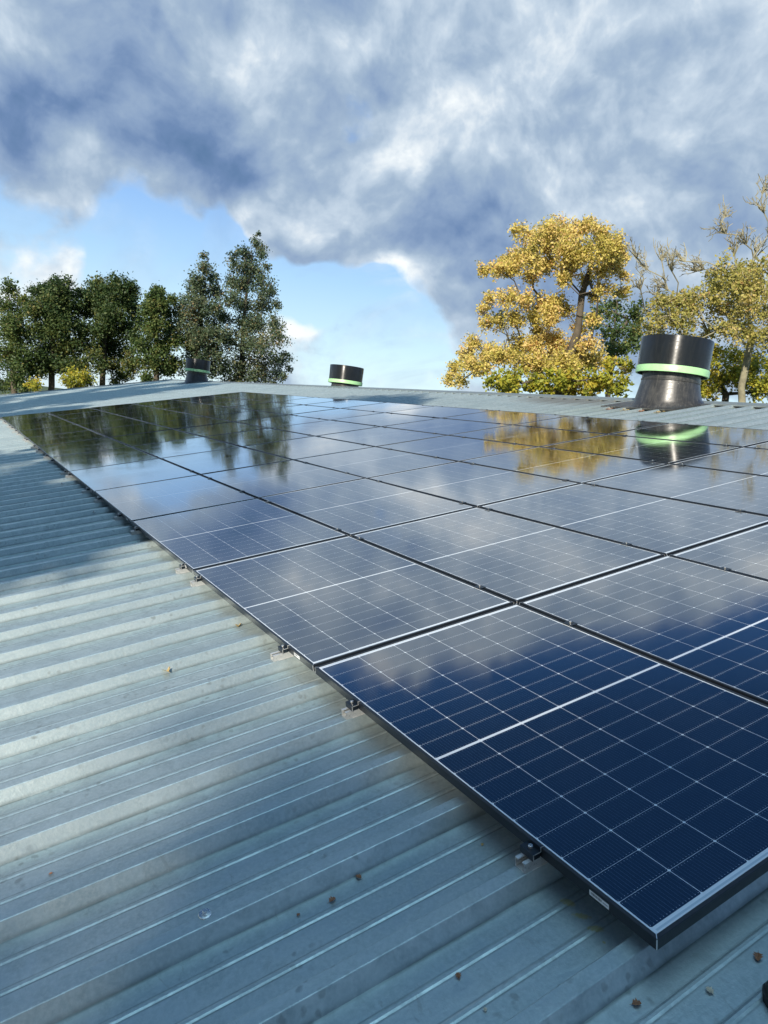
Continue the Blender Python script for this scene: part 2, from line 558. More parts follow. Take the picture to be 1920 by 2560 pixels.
M_COWL = make_plastic('glossy_black_plastic', (.010, .012, .014), 0.30, .06)
M_BASE = make_plastic('dusty_black_plastic', (.030, .031, .032), 0.30, .42)


def make_leaf_mat(name, stops, trans=0.35):
    m, q, b = mat(name)
    a = q.n('ShaderNodeAttribute', attribute_name='tint')
    c = q.ramp(a.outputs['Fac'], stops)
    q.put(b.inputs['Base Color'], c)
    b.inputs['Roughness'].default_value = 0.55
    b.inputs['Specular IOR Level'].default_value = 0.35
    tr = q.n('ShaderNodeBsdfTranslucent')
    q.put(tr.inputs['Color'], c)
    mx = q.n('ShaderNodeMixShader')
    mx.inputs[0].default_value = trans
    o = m.node_tree.nodes['Material Output']
    m.node_tree.links.new(b.outputs[0], mx.inputs[1])
    m.node_tree.links.new(tr.outputs[0], mx.inputs[2])
    m.node_tree.links.new(mx.outputs[0], o.inputs[0])
    return m


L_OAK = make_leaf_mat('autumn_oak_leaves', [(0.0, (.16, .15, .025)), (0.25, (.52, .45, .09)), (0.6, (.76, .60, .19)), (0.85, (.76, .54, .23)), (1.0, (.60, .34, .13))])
L_OAKLOW = make_leaf_mat('yellow_green_leaves', [(0.0, (.10, .13, .02)), (0.4, (.32, .34, .04)), (0.75, (.50, .42, .05)), (1.0, (.52, .36, .06))])
L_DARK = make_leaf_mat('dark_green_leaves', [(0.0, (.022, .05, .02)), (0.5, (.062, .105, .032)), (0.85, (.14, .165, .045)), (1.0, (.20, .18, .05))])
L_OLIVE = make_leaf_mat('olive_leaves', [(0.0, (.03, .065, .02)), (0.5, (.085, .135, .038)), (0.85, (.17, .20, .055)), (1.0, (.25, .21, .07))])
L_BIRCH = make_leaf_mat('thin_grey_green_leaves', [(0.0, (.04, .075, .04)), (0.5, (.105, .15, .08)), (0.8, (.19, .20, .10)), (1.0, (.28, .19, .085))])
L_SPARSE = make_leaf_mat('sparse_ochre_leaves', [(0.0, (.18, .19, .04)), (0.5, (.42, .38, .10)), (0.85, (.56, .44, .15)), (1.0, (.52, .32, .14))])
M_BARK = plain('grey_brown_bark', (.085, .070, .050), .9, 0, .45, 3.0, bump=.4)
M_BARKL = plain('lichen_grey_bark', (.25, .23, .15), .9, 0, .4, 3.0, bump=.4)

# ------------------------------------------------------------------ ground
gm, q, b = mat('meadow_grass')
t = q.n('ShaderNodeTexCoord')
q.put(b.inputs['Base Color'], q.ramp(q.noise(t.outputs['Object'], 0.15, 8.0, 0.65), [(0.3, (.035, .06, .018)), (0.6, (.07, .095, .03)), (0.8, (.11, .11, .045))]))
b.inputs['Roughness'].default_value = 0.9
gr = MB()
N = 24
xs = np.linspace(-1500, 1500, N + 1)
gr.add([(x, y, 0.25 * math.sin(x * .011) * math.cos(y * .013) - .1) for y in xs for x in xs], [(j * (N + 1) + i, j * (N + 1) + i + 1, (j + 1) * (N + 1) + i + 1, (j + 1) * (N + 1) + i) for j in range(N) for i in range(N)])
tag(gr.build('ground', gm), 'green meadow around the building', None, None, 'structure')

# ------------------------------------------------------------------ farm building with its sheet-metal roof
PITCH, PH = 0.335, 0.395
ZC, ZV = -0.060, -0.105                        # crown and valley below the panel tops
U0, U1, V0, V1 = -3.4, 9.60, -9.0, 39.6
barn = thing('farm_building', 'low farm building whose ribbed grey metal roof carries the solar panels', 'building', ROOF_M)


def rib_profile(v0, v1):
    pts = []
    k0 = int(math.floor((v0 - PH) / PITCH))
    for k in range(k0, int((v1 - PH) / PITCH) + 2):
        c = PH + k * PITCH
        for dv, z in ((-.0455, ZV), (-.021, ZC - .0015), (-.0185, ZC), (.0185, ZC), (.021, ZC - .0015), (.0455, ZV),
                      (.108, ZV), (.114, ZV + .0022), (.121, ZV + .0022), (.127, ZV), (.208, ZV), (.214, ZV + .0022), (.221, ZV + .0022), (.227, ZV)):
            if v0 <= c + dv <= v1:
                pts.append((c + dv, z))
    return pts


def roof_sheet(ua, ub, flip=False):
    pr = rib_profile(V0, V1)
    m = MB()
    us = np.linspace(ua, ub, 9)
    vs = []
    for u in us:
        for v, z in pr:
            vs.append((u, v, z))
    n = len(pr)
    fs = []
    for i in range(len(us) - 1):
        for j in range(n - 1):
            fs.append((i * n + j, (i + 1) * n + j, (i + 1) * n + j + 1, i * n + j + 1))
    m.add(vs, fs)
    return m


roof = roof_sheet(U0, U1).build('metal_roof', M_ROOF, barn)
# the far slope falls away behind the ridge: same sheet turned about the ridge
back = roof_sheet(0.0, 9.0).build('metal_roof', M_ROOF, barn)
back.matrix_local = Matrix.Translation((U1, 0, 0)) @ Matrix.Rotation(2 * SLOPE, 4, 'Y')
# ridge cap
rc = MB()
rv = np.arange(V0, V1 + .01, 2.7)
for i in range(len(rv) - 1):
    a, b_ = rv[i] - .04, rv[i + 1]
    zz_ = ZC + .006 + (0.0015 if i % 2 else 0)
    c2, s2 = math.cos(2 * SLOPE), math.sin(2 * SLOPE)
    prof = [(U1 - .26, zz_ - .022), (U1 - .258, zz_), (U1 - .02, zz_ + .004), (U1 + .0, zz_ + .009), (U1 + .02 * c2, zz_ + .004 - .02 * s2), (U1 + .26 * c2, zz_ - .26 * s2), (U1 + .26 * c2, zz_ - .26 * s2 - .022)]
    prof2 = [(x, z - .0012) for x, z in reversed(prof)]
    rc.prism(prof + prof2, a, b_)
rc.build('ridge_cap', M_TRIM, barn)
# profile fillers under the ridge cap
pf = MB()
pr = rib_profile(V0, V1)
vs = [(U1 - .235, v, z + .001) for v, z in pr] + [(U1 - .235, v, ZC + .002) for v, z in pr]
n = len(pr)
pf.add(vs, [(i, i + 1, n + i + 1, n + i) for i in range(n - 1)])
pf.build('ridge_filler', plain('dark_foam_filler', (.02, .02, .02), .9), barn)
# verge trim at both gables
for (va, vb) in ((V1 - .12, V1 + .03), (V0 - .03, V0 + .12)):
    e = MB()
    e.prism([(U0 - .02, ZC - .25), (U0 - .02, ZC + .035), (U1 - .03, ZC + .035), (U1 - .03, ZC - .25)], va, vb)
    e.build('verge_trim', M_TRIM, barn)
gt = MB()
gt.prism([(U0 - .16, ZV - .02), (U0 - .16, ZV - .14), (U0 - .03, ZV - .14), (U0 - .03, ZV - .02), (U0 - .035, ZV - .02), (U0 - .035, ZV - .135), (U0 - .155, ZV - .135), (U0 - .155, ZV - .02)], V0, V1)
gt.build('gutter', M_TRIM, barn)
# walls, in world axes
ridge_w = W(U1, 0, ZV)
eave_w = W(U0 + .25, 0, ZV)
xb = 2 * ridge_w[0] - eave_w[0]
wm = MB()
for yy_ in (V0 + .3, V1 - .5):
    wm.add([(eave_w[0], yy_, -.2), (xb, yy_, -.2), (xb, yy_, eave_w[2] - .12), (ridge_w[0], yy_, ridge_w[2] - .14), (eave_w[0], yy_, eave_w[2] - .12)], [(0, 1, 2, 3, 4)])
for xx_ in (eave_w[0] - .003, xb + .003):
    wm.add([(xx_, V0 + .3, -.2), (xx_, V1 - .5, -.2), (xx_, V1 - .5, eave_w[2] - .12), (xx_, V0 + .3, eave_w[2] - .12)], [(0, 1, 2, 3)])
wo = wm.build('wall', M_WALL)
wo.parent = barn
wo.matrix_parent_inverse = ROOF_M.inverted()

# ------------------------------------------------------------------ solar panels
PW, PL, PT, FW = 1.134, 1.762, 0.030, 0.011
NU, NV = 6, 12
ORD = ['first', 'second', 'third', 'fourth', 'fifth', 'sixth', 'seventh', 'eighth', 'ninth', 'tenth', 'eleventh', 'twelfth']


def frame_mesh():
    m = MB()
    ch = .0012

    def loop(i, z):
        return [(i, i, z), (PW - i, i, z), (PW - i, PL - i, z), (i, PL - i, z)]
    loops = [loop(0.028, -PT), loop(0, -PT), loop(0, -ch), loop(ch, 0), loop(FW - .0006, 0), loop(FW, -.0006), loop(FW, -.0045)]
    vs = [p for l in loops for p in l]
    fs = []
    for k in range(len(loops) - 1):
        for j in range(4):
            a, b2 = 4 * k + j, 4 * k + (j + 1) % 4
            fs.append((a, b2, b2 + 4, a + 4))
    m.add(vs, fs, 0)
    # bright cut edges of the mitred corners
    for (x, y, sx_, sy_) in ((0, 0, -1, -1), (PW, 0, 1, -1), (PW, PL, 1, 1), (0, PL, -1, 1)):
        d, e, w = .0004, .0016, .0016
        m.box(min(x + sx_ * d, x - sx_ * w), max(x + sx_ * d, x - sx_ * w), min(y + sy_ * d, y - sy_ * w), max(y + sy_ * d, y - sy_ * w), -PT + .001, -.0012, 1)
        a = .0006
        m.add([(x - sx_ * .0015 - a, y - sy_ * .0015 + a * sx_ * sy_, .0003), (x - sx_ * .0015 + a, y - sy_ * .0015 - a * sx_ * sy_, .0003),
               (x - sx_ * FW + a, y - sy_ * FW - a * sx_ * sy_, .0003), (x - sx_ * FW - a, y - sy_ * FW + a * sx_ * sy_, .0003)], [(0, 1, 2, 3)], 1)
    return m.mesh('frame', [M_FRAME, M_SEAM])


def glass_mesh():
    m = MB()
    i = FW - .0003
    n = 4
    vs = [(i + (PW - 2 * i) * a / n, i + (PL - 2 * i) * c / n, -.0022) for c in range(n + 1) for a in range(n + 1)]
    m.add(vs, [(c * (n + 1) + a, c * (n + 1) + a + 1, (c + 1) * (n + 1) + a + 1, (c + 1) * (n + 1) + a) for c in range(n) for a in range(n)])
    # white rear sheet seen only from below
    m.add([(i, i, -.0075), (PW - i, i, -.0075), (PW - i, PL - i, -.0075), (i, PL - i, -.0075)], [(3, 2, 1, 0)], 1)
    return m.mesh('glass', [M_GLASS, M_LABEL])


def label_mesh():
    m = MB()
    m.add([(-.0006, .138, -.0245), (-.0006, .200, -.0245), (-.0006, .200, -.0095), (-.0006, .138, -.0095)], [(3, 2, 1, 0)], 0)
    r = random.Random(4)
    y = .196
    while y > .160:                                   # the barcode
        w = r.choice([.0006, .0006, .0012, .0018])
        m.add([(-.0009, y - w, -.0195), (-.0009, y, -.0195), (-.0009, y, -.0125), (-.0009, y - w, -.0125)], [(3, 2, 1, 0)], 1)
        y -= w + r.choice([.0006, .0009, .0014])
    y = .157
    while y > .142:                                   # small printed characters
        w = r.choice([.0009, .0013])
        m.add([(-.0009, y - w, -.0185), (-.0009, y, -.0185), (-.0009, y, -.0155), (-.0009, y - w, -.0155)], [(3, 2, 1, 0)], 1)
        y -= w + .0008
    return m.mesh('serial_label', [M_LABEL, M_INK])


ME_FRAME, ME_GLASS, ME_LABEL = frame_mesh(), glass_mesh(), label_mesh()
ME_DUMMY = MB().box(0, 1, 0, 1, 0, 1).mesh('dummy', M_LABEL)


def inst(name, me, parent):
    o = bpy.data.objects.new(name, me)
    COL.objects.link(o)
    o.parent = parent
    return o


def row_phrase(i):
    return ['bottom row along the bare roof edge', 'second row from the bare roof edge', 'third row from the bare roof edge',
            'third row down from the ridge', 'second row down from the ridge', 'top row next to the ridge'][i]


def v_of(j):
    return j * (PL + .020) + (.035 if j >= 7 else 0.0)


r = random.Random(5)
for j in range(NV):
    for i in range(NU):
        if j == 0:
            ph = 'nearest black framed solar panel, ' + row_phrase(i)
        elif j == NV - 1:
            ph = 'farthest black framed solar panel, ' + row_phrase(i)
        else:
            ph = '%s solar panel from the near end, %s' % (ORD[j], row_phrase(i))
        p = thing('solar_panel', ph, 'solar panel', None, 'solar panels mounted flat on the metal roof')
        tx, ty = r.gauss(0, .0014), r.gauss(0, .0011)
        if i == 0 and j == 0:
            tx = ty = 0
        p.matrix_world = on_roof(i * (PW + .020), v_of(j), 0.0) @ Matrix.Translation((PW / 2, PL / 2, 0)) @ Matrix.Rotation(tx, 4, 'X') @ Matrix.Rotation(ty, 4, 'Y') @ Matrix.Translation((-PW / 2, -PL / 2, 0))
        f = inst('frame', ME_FRAME, p)
        inst('glass', ME_GLASS, p)
        if i == 0:
            inst('serial_label', ME_LABEL, f)


# ------------------------------------------------------------------ clamps and short rails
def ribs_for(j):
    v0, v1 = v_of(j), v_of(j) + PL
    ks = [PH + k * PITCH for k in range(-3, 120) if v0 + .15 <= PH + k * PITCH <= v1 - .1]
    return [ks[0], ks[-1]]


def rail_mesh():
    m = MB()
    h, w, t_, s = ZC + .0005, .020, .0022, .0075
    zb, zt = h, -PT - .0005
    # C-shaped channel in v,z pulled along u
    prof = [(-w, zb), (w, zb), (w, zt), (s, zt), (s, zt - .003), (w - t_, zt - .003), (w - t_, zt - .011), (s + .003, zt - .011), (s + .003, zt - .0135), (w - t_, zt - .0135),
            (w - t_, zb + t_), (-w + t_, zb + t_), (-w + t_, zt - .0135), (-s - .003, zt - .0135), (-s - .003, zt - .011), (-w + t_, zt - .011), (-w + t_, zt - .003), (-s, zt - .003), (-s, zt), (-w, zt)]
    n_ = len(prof)
    u0, u1 = -.054, .22
    vs = [(u0, v, z) for v, z in prof] + [(u1, v, z) for v, z in prof]
    m.add(vs, [(i, n_ + i, n_ + (i + 1) % n_, (i + 1) % n_) for i in range(n_)], 0)
    # end face in convex pieces
    def endq(a):
        m.add([(u0 - .0002, v, z) for v, z in a], [tuple(range(len(a)))], 0)
    endq([(-w, zb), (w, zb), (w, zb + t_), (-w, zb + t_)])
    for s_ in (-1, 1):
        endq([(s_ * (w - t_), zb + t_), (s_ * w, zb + t_), (s_ * w, zt - .003), (s_ * (w - t_), zt - .003)])
        endq([(s_ * s, zt - .003), (s_ * w, zt - .003), (s_ * w, zt), (s_ * s, zt)])
    # foot sheet clipped over the crown
    m.box(-.03, .2, -.0235, .0235, ZC + .0002, ZC + .0004, 0)
    return m.mesh('rail', M_ALU)


def end_clamp_mesh():
    m = MB()
    t_ = .003
    ua, ub = -.031, -.0015
    prof = [(ua, -PT), (ua + t_, -PT), (ua + t_, -.0125), (ub - t_, -.0125), (ub - t_, .0012), (.0075, .0012), (.0075, .0040), (ub, .0040), (ub - t_, .0040), (ub - t_, .0032), (ub - t_ * 2, -.0095), (ua, -.0095)]
    prof = [(ua, -PT), (ua + t_, -PT), (ua + t_, -.0125), (ub, -.0125), (ub, .0008), (.0075, .0008), (.0075, .0038), (ub - t_, .0038), (ub - t_, -.0095), (ua, -.0095)]
    m.prism(prof, -.026, .026, 0, 1)
    m.box(ua + t_ + .001, ub - .002, -.0225, .0225, -PT, -.0130, 0)
    return m.mesh('clamp_block', [M_BLACKCLAMP, M_ALU])


def bolt_mesh(u, z):
    m = MB()
    m.lathe([(.0042, -.002), (.0042, .001), (.0068, .0016), (.0068, .0082), (.0060, .0092), (.0034, .0092), (.0030, .0050)], 16, (u, 0, z), 0, False, True)
    return m.mesh('bolt', M_STEEL, 30)


def mid_clamp_mesh():
    m = MB()
    m.box(-.021, .021, -.026, .026, .0008, .0042, 0, .0008)
    m.box(-.0075, .0075, -.022, .022, ZC, .0008, 0)
    m.prism([(-.0095, .0042), (.0095, .0042), (.0080, .0046), (-.0080, .0046)], -.026, .026, 0)
    return m.mesh('clamp_plate', M_BLACKCLAMP)


ME_RAIL, ME_END, ME_BOLT, ME_MID, ME_BOLT2 = rail_mesh(), end_clamp_mesh(), bolt_mesh(-.016, -.0095), mid_clamp_mesh(), bolt_mesh(0, .0042)

gaps = ['between bottom and second row', 'between second and third row', 'between the two middle rows', 'between fourth and fifth row', 'between fifth and top row']
for j in range(NV):
    for e, v in enumerate(ribs_for(j)):
        whichp = 'nearest panel' if j == 0 else ('farthest panel' if j == NV - 1 else ORD[j] + ' panel')
        end = ('near', 'far')[e]
        # bottom edge
        c = thing('end_clamp', 'rail stub with end clamp, %s end of %s, bare roof edge' % (end, whichp), 'clamp', on_roof(0, v), 'end clamps along the array edges')
        ra = inst('rail', ME_RAIL, c)
        inst('clamp_block', ME_END, c)
        inst('bolt', ME_BOLT, c)
        if j > 0:
            ra.location.x = r.uniform(-.035, .004)
        # ridge edge
        c = thing('end_clamp', 'small end clamp, %s end of %s, ridge side edge' % (end, whichp), 'clamp', on_roof(NU * (PW + .02) - .02, v, 0, PI), 'end clamps along the array edges')
        inst('rail', ME_RAIL, c).location.x = .03
        inst('clamp_block', ME_END, c)
        inst('bolt', ME_BOLT, c)
        for i in range(NU - 1):
            c = thing('mid_clamp', 'black mid clamp, %s end of %s, %s' % (end, whichp, gaps[i]), 'clamp', on_roof((i + 1) * (PW + .02) - .010, v), 'mid clamps between panel rows')
            inst('clamp_plate', ME_MID, c)
            inst('bolt', ME_BOLT2, c)


# ------------------------------------------------------------------ ventilation chimneys
def vent(u, v, label, plate=True):
    base = W(u, v, ZC)
    t_ = thing('vent_chimney', label, 'vent', Matrix.Translation(base), 'black vent chimneys along the ridge')
    ta = math.tan(SLOPE)
    seg = 64
    # flared skirt from the roof plane to a level neck
    m = MB()
    rows = []
    hn = .36
    for k in range(9):
        s = k / 8.0
        rr = .545 - .085 * (s ** .8) if s > 0 else .57
        ring = []
        for a in range(seg):
            an = 2 * PI * a / seg
            x, y = rr * math.cos(an), rr * math.sin(an)
            z0 = ta * x + (.012 if k else .004)
            ring.append((x, y, z0 * (1 - s) + hn * s))
        rows += ring
    fs = []
    for k in range(8):
        for a in range(seg):
            a2 = (a + 1) % seg
            fs.append((k * seg + a, k * seg + a2, (k + 1) * seg + a2, (k + 1) * seg + a))
    m.add(rows, fs)
    m.build('base_skirt', M_BASE, t_, 40)
    m = MB()
    m.lathe([(.462, hn - .01), (.470, hn), (.470, hn + .02), (.458, hn + .026), (.458, hn + .32), (.440, hn + .32), (.440, hn - .01)], seg)
    m.build('neck', M_BASE, t_, 35)
    m = MB()
    zb = hn + .115
    zt = zb + .58
    m.lathe([(.545, zb + .02), (.560, zb + .02), (.560, zb + .11), (.562, zb + .3), (.568, zt - .012), (.562, zt), (.548, zt), (.545, zt - .02), (.545, zb + .02)], seg)
    m.build('cowl', M_COWL, t_, 35)
    m = MB()
    m.lathe([(.548, zb), (.574, zb), (.577, zb + .004), (.577, zb + .105), (.574, zb + .110), (.561, zb + .110)], seg)
    m.build('green_band', M_GREEN, t_, 35)
    # the inside: a dark diffuser plate and damper spider
    m = MB()
    m.lathe([(.0001, zb + .30), (.43, zb + .30), (.43, zb + .315), (.0001, zb + .315)], seg)
    for k in range(4):
        a = PI / 2 * k + .3
        c_, s_ = math.cos(a), math.sin(a)
        m.add([(.42 * c_ - .01 * s_, .42 * s_ + .01 * c_, zb + .29), (.547 * c_ - .01 * s_, .547 * s_ + .01 * c_, zb + .29), (.547 * c_ + .01 * s_, .547 * s_ - .01 * c_, zb + .29), (.42 * c_ + .01 * s_, .42 * s_ - .01 * c_, zb + .29)], [(0, 1, 2, 3)])
    m.build('damper', M_BASE, t_)
    # flashing plate that lies on the ribs
    m = MB()
    pu0, pu1, pv0, pv1 = -.64, U1 - u - .275, -.66, .84
    m.box(pu0, pu1, pv0, pv1, .004, .010, 0)
    m.box(pu0, pu1, pv0 - .004, pv0, -.05, .010, 0)
    m.box(pu0 - .004, pu0, pv0, pv1, -.012, .010, 0)
    for k in range(5):
        m.lathe([(.010, .010), (.010, .013), (.006, .018), (.0001, .018)], 8, (pu0 + .03, pv0 + .05 + k * .34, 0))
    fl = m.build('flashing_plate', M_BASE, t_)
    fl.matrix_local = Matrix.Rotation(-SLOPE, 4, 'Y')
    return t_


vent(9.10, 7.10, 'largest black vent chimney with green band, in front of autumn trees')
vent(9.05, 33.4, 'leftmost black vent chimney with green band, in front of dark trees')
# the middle one stands on the slope behind the ridge
vt = W(10.35, 20.85, ZC)
vm_ = vent(9.0, 20.85, 'black vent chimney with green band rising behind the ridge against open sky')
zback = ridge_w[2] - .10 - (10.35 - 9.60) * math.sin(SLOPE)
vm_.matrix_world = Matrix.Translation((ridge_w[0] + .72, 20.85, zback)) @ Matrix.Rotation(PI, 4, 'Z')

# ------------------------------------------------------------------ loose screw, leaves, boot
def roof_z(v):
    k = round((v - PH) / PITCH)
    d = abs(v - PH - k * PITCH)
    return ZC if d < .0185 else (ZV if d > .0455 else ZC + (ZV - ZC) * (d - .0185) / .027)


def roof_point(px, py):
    """where the line of sight meets the ribbed sheet (roof coordinates)"""
    d = CAM_FWD + CAM_RIGHT * ((px - 829.5) / FPX) + CAM_DOWN * ((py - 1106.0) / FPX)
    best = None
    for k in range(400):
        z = ZC - .0005 - (ZC - ZV) * k / 399
        t_ = (z - CAM_C[2]) / d[2]
        p = CAM_C + t_ * d
        if z <= roof_z(p[1]) + 1e-4:
            return p
        best = p
    return best


def screw(px, py, size, label):
    sp = roof_point(px, py)
    sc = thing('roof_screw', label, 'screw', None, 'screws with washers in the roof sheet')
    sc.matrix_world = on_roof(sp[0], sp[1], roof_z(sp[1]) + .001) @ Matrix.Rotation(.12, 4, 'X') @ Matrix.Scale(size, 4)
    MB().lathe([(.0125, 0), (.0130, .0012), (.0122, .0022), (.0060, .0030), (.0001, .0030)], 24).build('washer', M_STEEL, sc, 30)
    MB().lathe([(.0072, .003), (.0072, .0042), (.0052, .0045), (.0052, .0100), (.0045, .0108), (.0001, .0108)], 6).build('head', M_STEEL, sc)


screw(443, 1976, 1.3, 'roofing screw with wide washer, alone on the bare roof in the foreground')
screw(134, 1045, 1.2, 'small distant roofing screw in the shaded roof strip, farther of two')
screw(203, 1106, 1.2, 'small roofing screw in the shaded roof strip, nearer of the two')

LEAF_M = [plain('dry_leaf_tan', (.42, .30, .12), .7, 0, .35, 90), plain('dry_leaf_brown', (.30, .14, .07), .7, 0, .35, 90), plain('dry_leaf_pale', (.55, .48, .36), .7, 0, .3, 90)]


def fallen_leaf(px, py, size, k, label):
    rr = random.Random(int(px * 7 + py))
    p = roof_point(px, py)
    n_ = 7
    m = MB()
    vs = []
    # lobed, curled blade about its midrib
    for i in range(n_ + 1):
        s = i / n_
        w = (math.sin(PI * min(1, s * 1.02)) ** .7) * .36 * (1 + .28 * math.cos(i * PI))
        curl = .22 * (s - .5) ** 2 * 4
        for e_ in (-1, -.5, 0, .5, 1):
            vs.append(((s - .5), e_ * w, .06 + curl * .35 + abs(e_) * w * .75 + rr.uniform(-.02, .02)))
    fs = [(5 * i + e_, 5 * i + e_ + 1, 5 * i + e_ + 6, 5 * i + e_ + 5) for i in range(n_) for e_ in range(4)]
    m.add([(x * size, y * size, z * size) for x, y, z in vs], fs)
    m.box(-.75 * size, -.48 * size, -.012 * size, .012 * size, .10 * size, .13 * size)
    o = m.build('fallen_leaf', LEAF_M[k])
    tag(o, label, 'leaf', 'fallen leaves on the roof')
    o.matrix_world = on_roof(p[0], p[1], roof_z(p[1]) + .001, rr.uniform(0, 6.28))


fallen_leaf(360, 1451, .046, 0, 'tan leaf lying on the sheet metal left of the second panel')
fallen_leaf(515, 1353, .040, 0, 'small tan leaf beside the edge of the third panel clamp')
fallen_leaf(775, 1897, .020, 1, 'reddish brown leaf scrap in the valley below the nearest rail stub, upper one')
fallen_leaf(718, 1947, .022, 1, 'reddish brown leaf scrap near the loose screw, lower of the close pair')
fallen_leaf(990, 2110, .018, 1, 'brown leaf crumb alone on the roof below the panel corner')
fallen_leaf(645, 1978, .012, 1, 'tiny brown crumb between the screw and the leaf scraps')
fallen_leaf(1375, 2171, .022, 1, 'curled brown leaf in front of the panel corner at the bottom edge')
fallen_leaf(1533, 2143, .020, 2, 'pale curled leaf scrap lying between panel corner and boot')
fallen_leaf(1637, 2070, .026, 1, 'brown leaf flake lying in the shadow beside the boot')
fallen_leaf(1042, 1826, .012, 0, 'yellow leaf crumb under the panel edge by the nearest clamp')
fallen_leaf(1048, 2183, .012, 2, 'white crumb on the roof at the bottom middle')
fallen_leaf(110, 1889, .012, 1, 'dark leaf crumb on the roof at the left border')

# litter caught against the flashing of the nearest vent
for k, (du, dv) in enumerate(((-.67, -.5), (-.67, -.18), (-.67, .16), (-.665, .5), (.33, -.72))):
    pu, pv = 9.02 + du, 7.18 + dv
    rr = random.Random(k)
    m = MB()
    for _ in range(26):
        x, y, s_ = rr.gauss(0, .03), rr.gauss(0, .05), rr.uniform(.012, .03)
        a = rr.uniform(0, 6)
        z = rr.uniform(.0, .03)
        m.add([(x + s_ * math.cos(a), y + s_ * math.sin(a), z), (x - s_ * .4 * math.sin(a), y + s_ * .4 * math.cos(a), z + rr.uniform(0, .012)), (x - s_ * math.cos(a), y - s_ * math.sin(a), z + rr.uniform(0, .01)), (x + s_ * .4 * math.sin(a), y - s_ * .4 * math.cos(a), z)], [(0, 1, 2, 3)])
    o = m.build('leaf_litter', LEAF_M[1 if k % 2 else 0])
    tag(o, 'brown leaf litter caught in the rib valleys at the foot of the nearest vent chimney', 'leaf litter', 'leaf litter at the nearest vent', 'stuff')
    o.matrix_world = on_roof(pu, pv, ZV)


def boot():
    c = thing('boot', 'dark leather work boot whose toe enters at the bottom right corner', 'boot')
    tip = roof_point(1641, 2166)
    c.matrix_world = on_roof(tip[0] + .005, tip[1] - .015, ZV + .001, math.radians(-28))
    # local: toe tip at x=0, heel at x=.30
    m = MB()
    seg, rows = 20, []
    L_ = .305
    stations = [(.000, .010, .012, .020), (.010, .030, .012, .040), (.035, .043, .012, .058), (.075, .050, .012, .068), (.12, .050, .012, .085), (.16, .045, .012, .112), (.20, .042, .012, .150), (.235, .041, .012, .175), (.27, .039, .012, .178), (.298, .026, .012, .172), (.305, .008, .02, .165)]
    for x, hw, z0, z1 in stations:
        for k in range(seg):
            a = 2 * PI * k / seg
            cy, cz = math.cos(a), math.sin(a)
            sy_ = abs(cy) ** .8 * (1 if cy > 0 else -1)
            taper = 1.0 if cz < 0 else (1 - .22 * cz)
            rows.append((x, hw * sy_ * taper, (z0 + z1) / 2 + (z1 - z0) / 2 * cz))
    n_ = len(stations)
    fs = [(i * seg + k, (i + 1) * seg + k, (i + 1) * seg + (k + 1) % seg, i * seg + (k + 1) % seg) for i in range(n_ - 1) for k in range(seg)]
    fs += [tuple(range(seg)), tuple(reversed(range((n_ - 1) * seg, n_ * seg)))]
    m.add(rows, fs)
    m.build('upper', M_BOOT, c, 60)
    m = MB()
    out_ = [(x, hw + .004) for x, hw, a, b2 in stations]
    poly = [(x - .003, w) for x, w in out_] + [(x - .003, -w) for x, w in reversed(out_)]
    np_ = len(poly)
    vs = [(x, y, 0) for x, y in poly] + [(x, y, .020) for x, y in poly]
    m.add(vs, [(i, (i + 1) % np_, np_ + (i + 1) % np_, np_ + i) for i in range(np_)] + [tuple(range(np_, 2 * np_)), tuple(reversed(range(np_)))])
    m.build('sole', M_SOLE, c)
    m = MB()
    m.lathe([(.046, .13), (.048, .165), (.050, .205), (.047, .21), (.043, .205)], 24, (.245, 0, 0))
    m.build('cuff', M_BOOT, c, 50)
    m = MB()
    for k in range(5):
        x, z = .10 + k * .018, .080 + k * .0155
        m.box(x, x + .006, -.030, .030, z, z + .006)
    m.build('lace', M_SOLE, c)


boot()


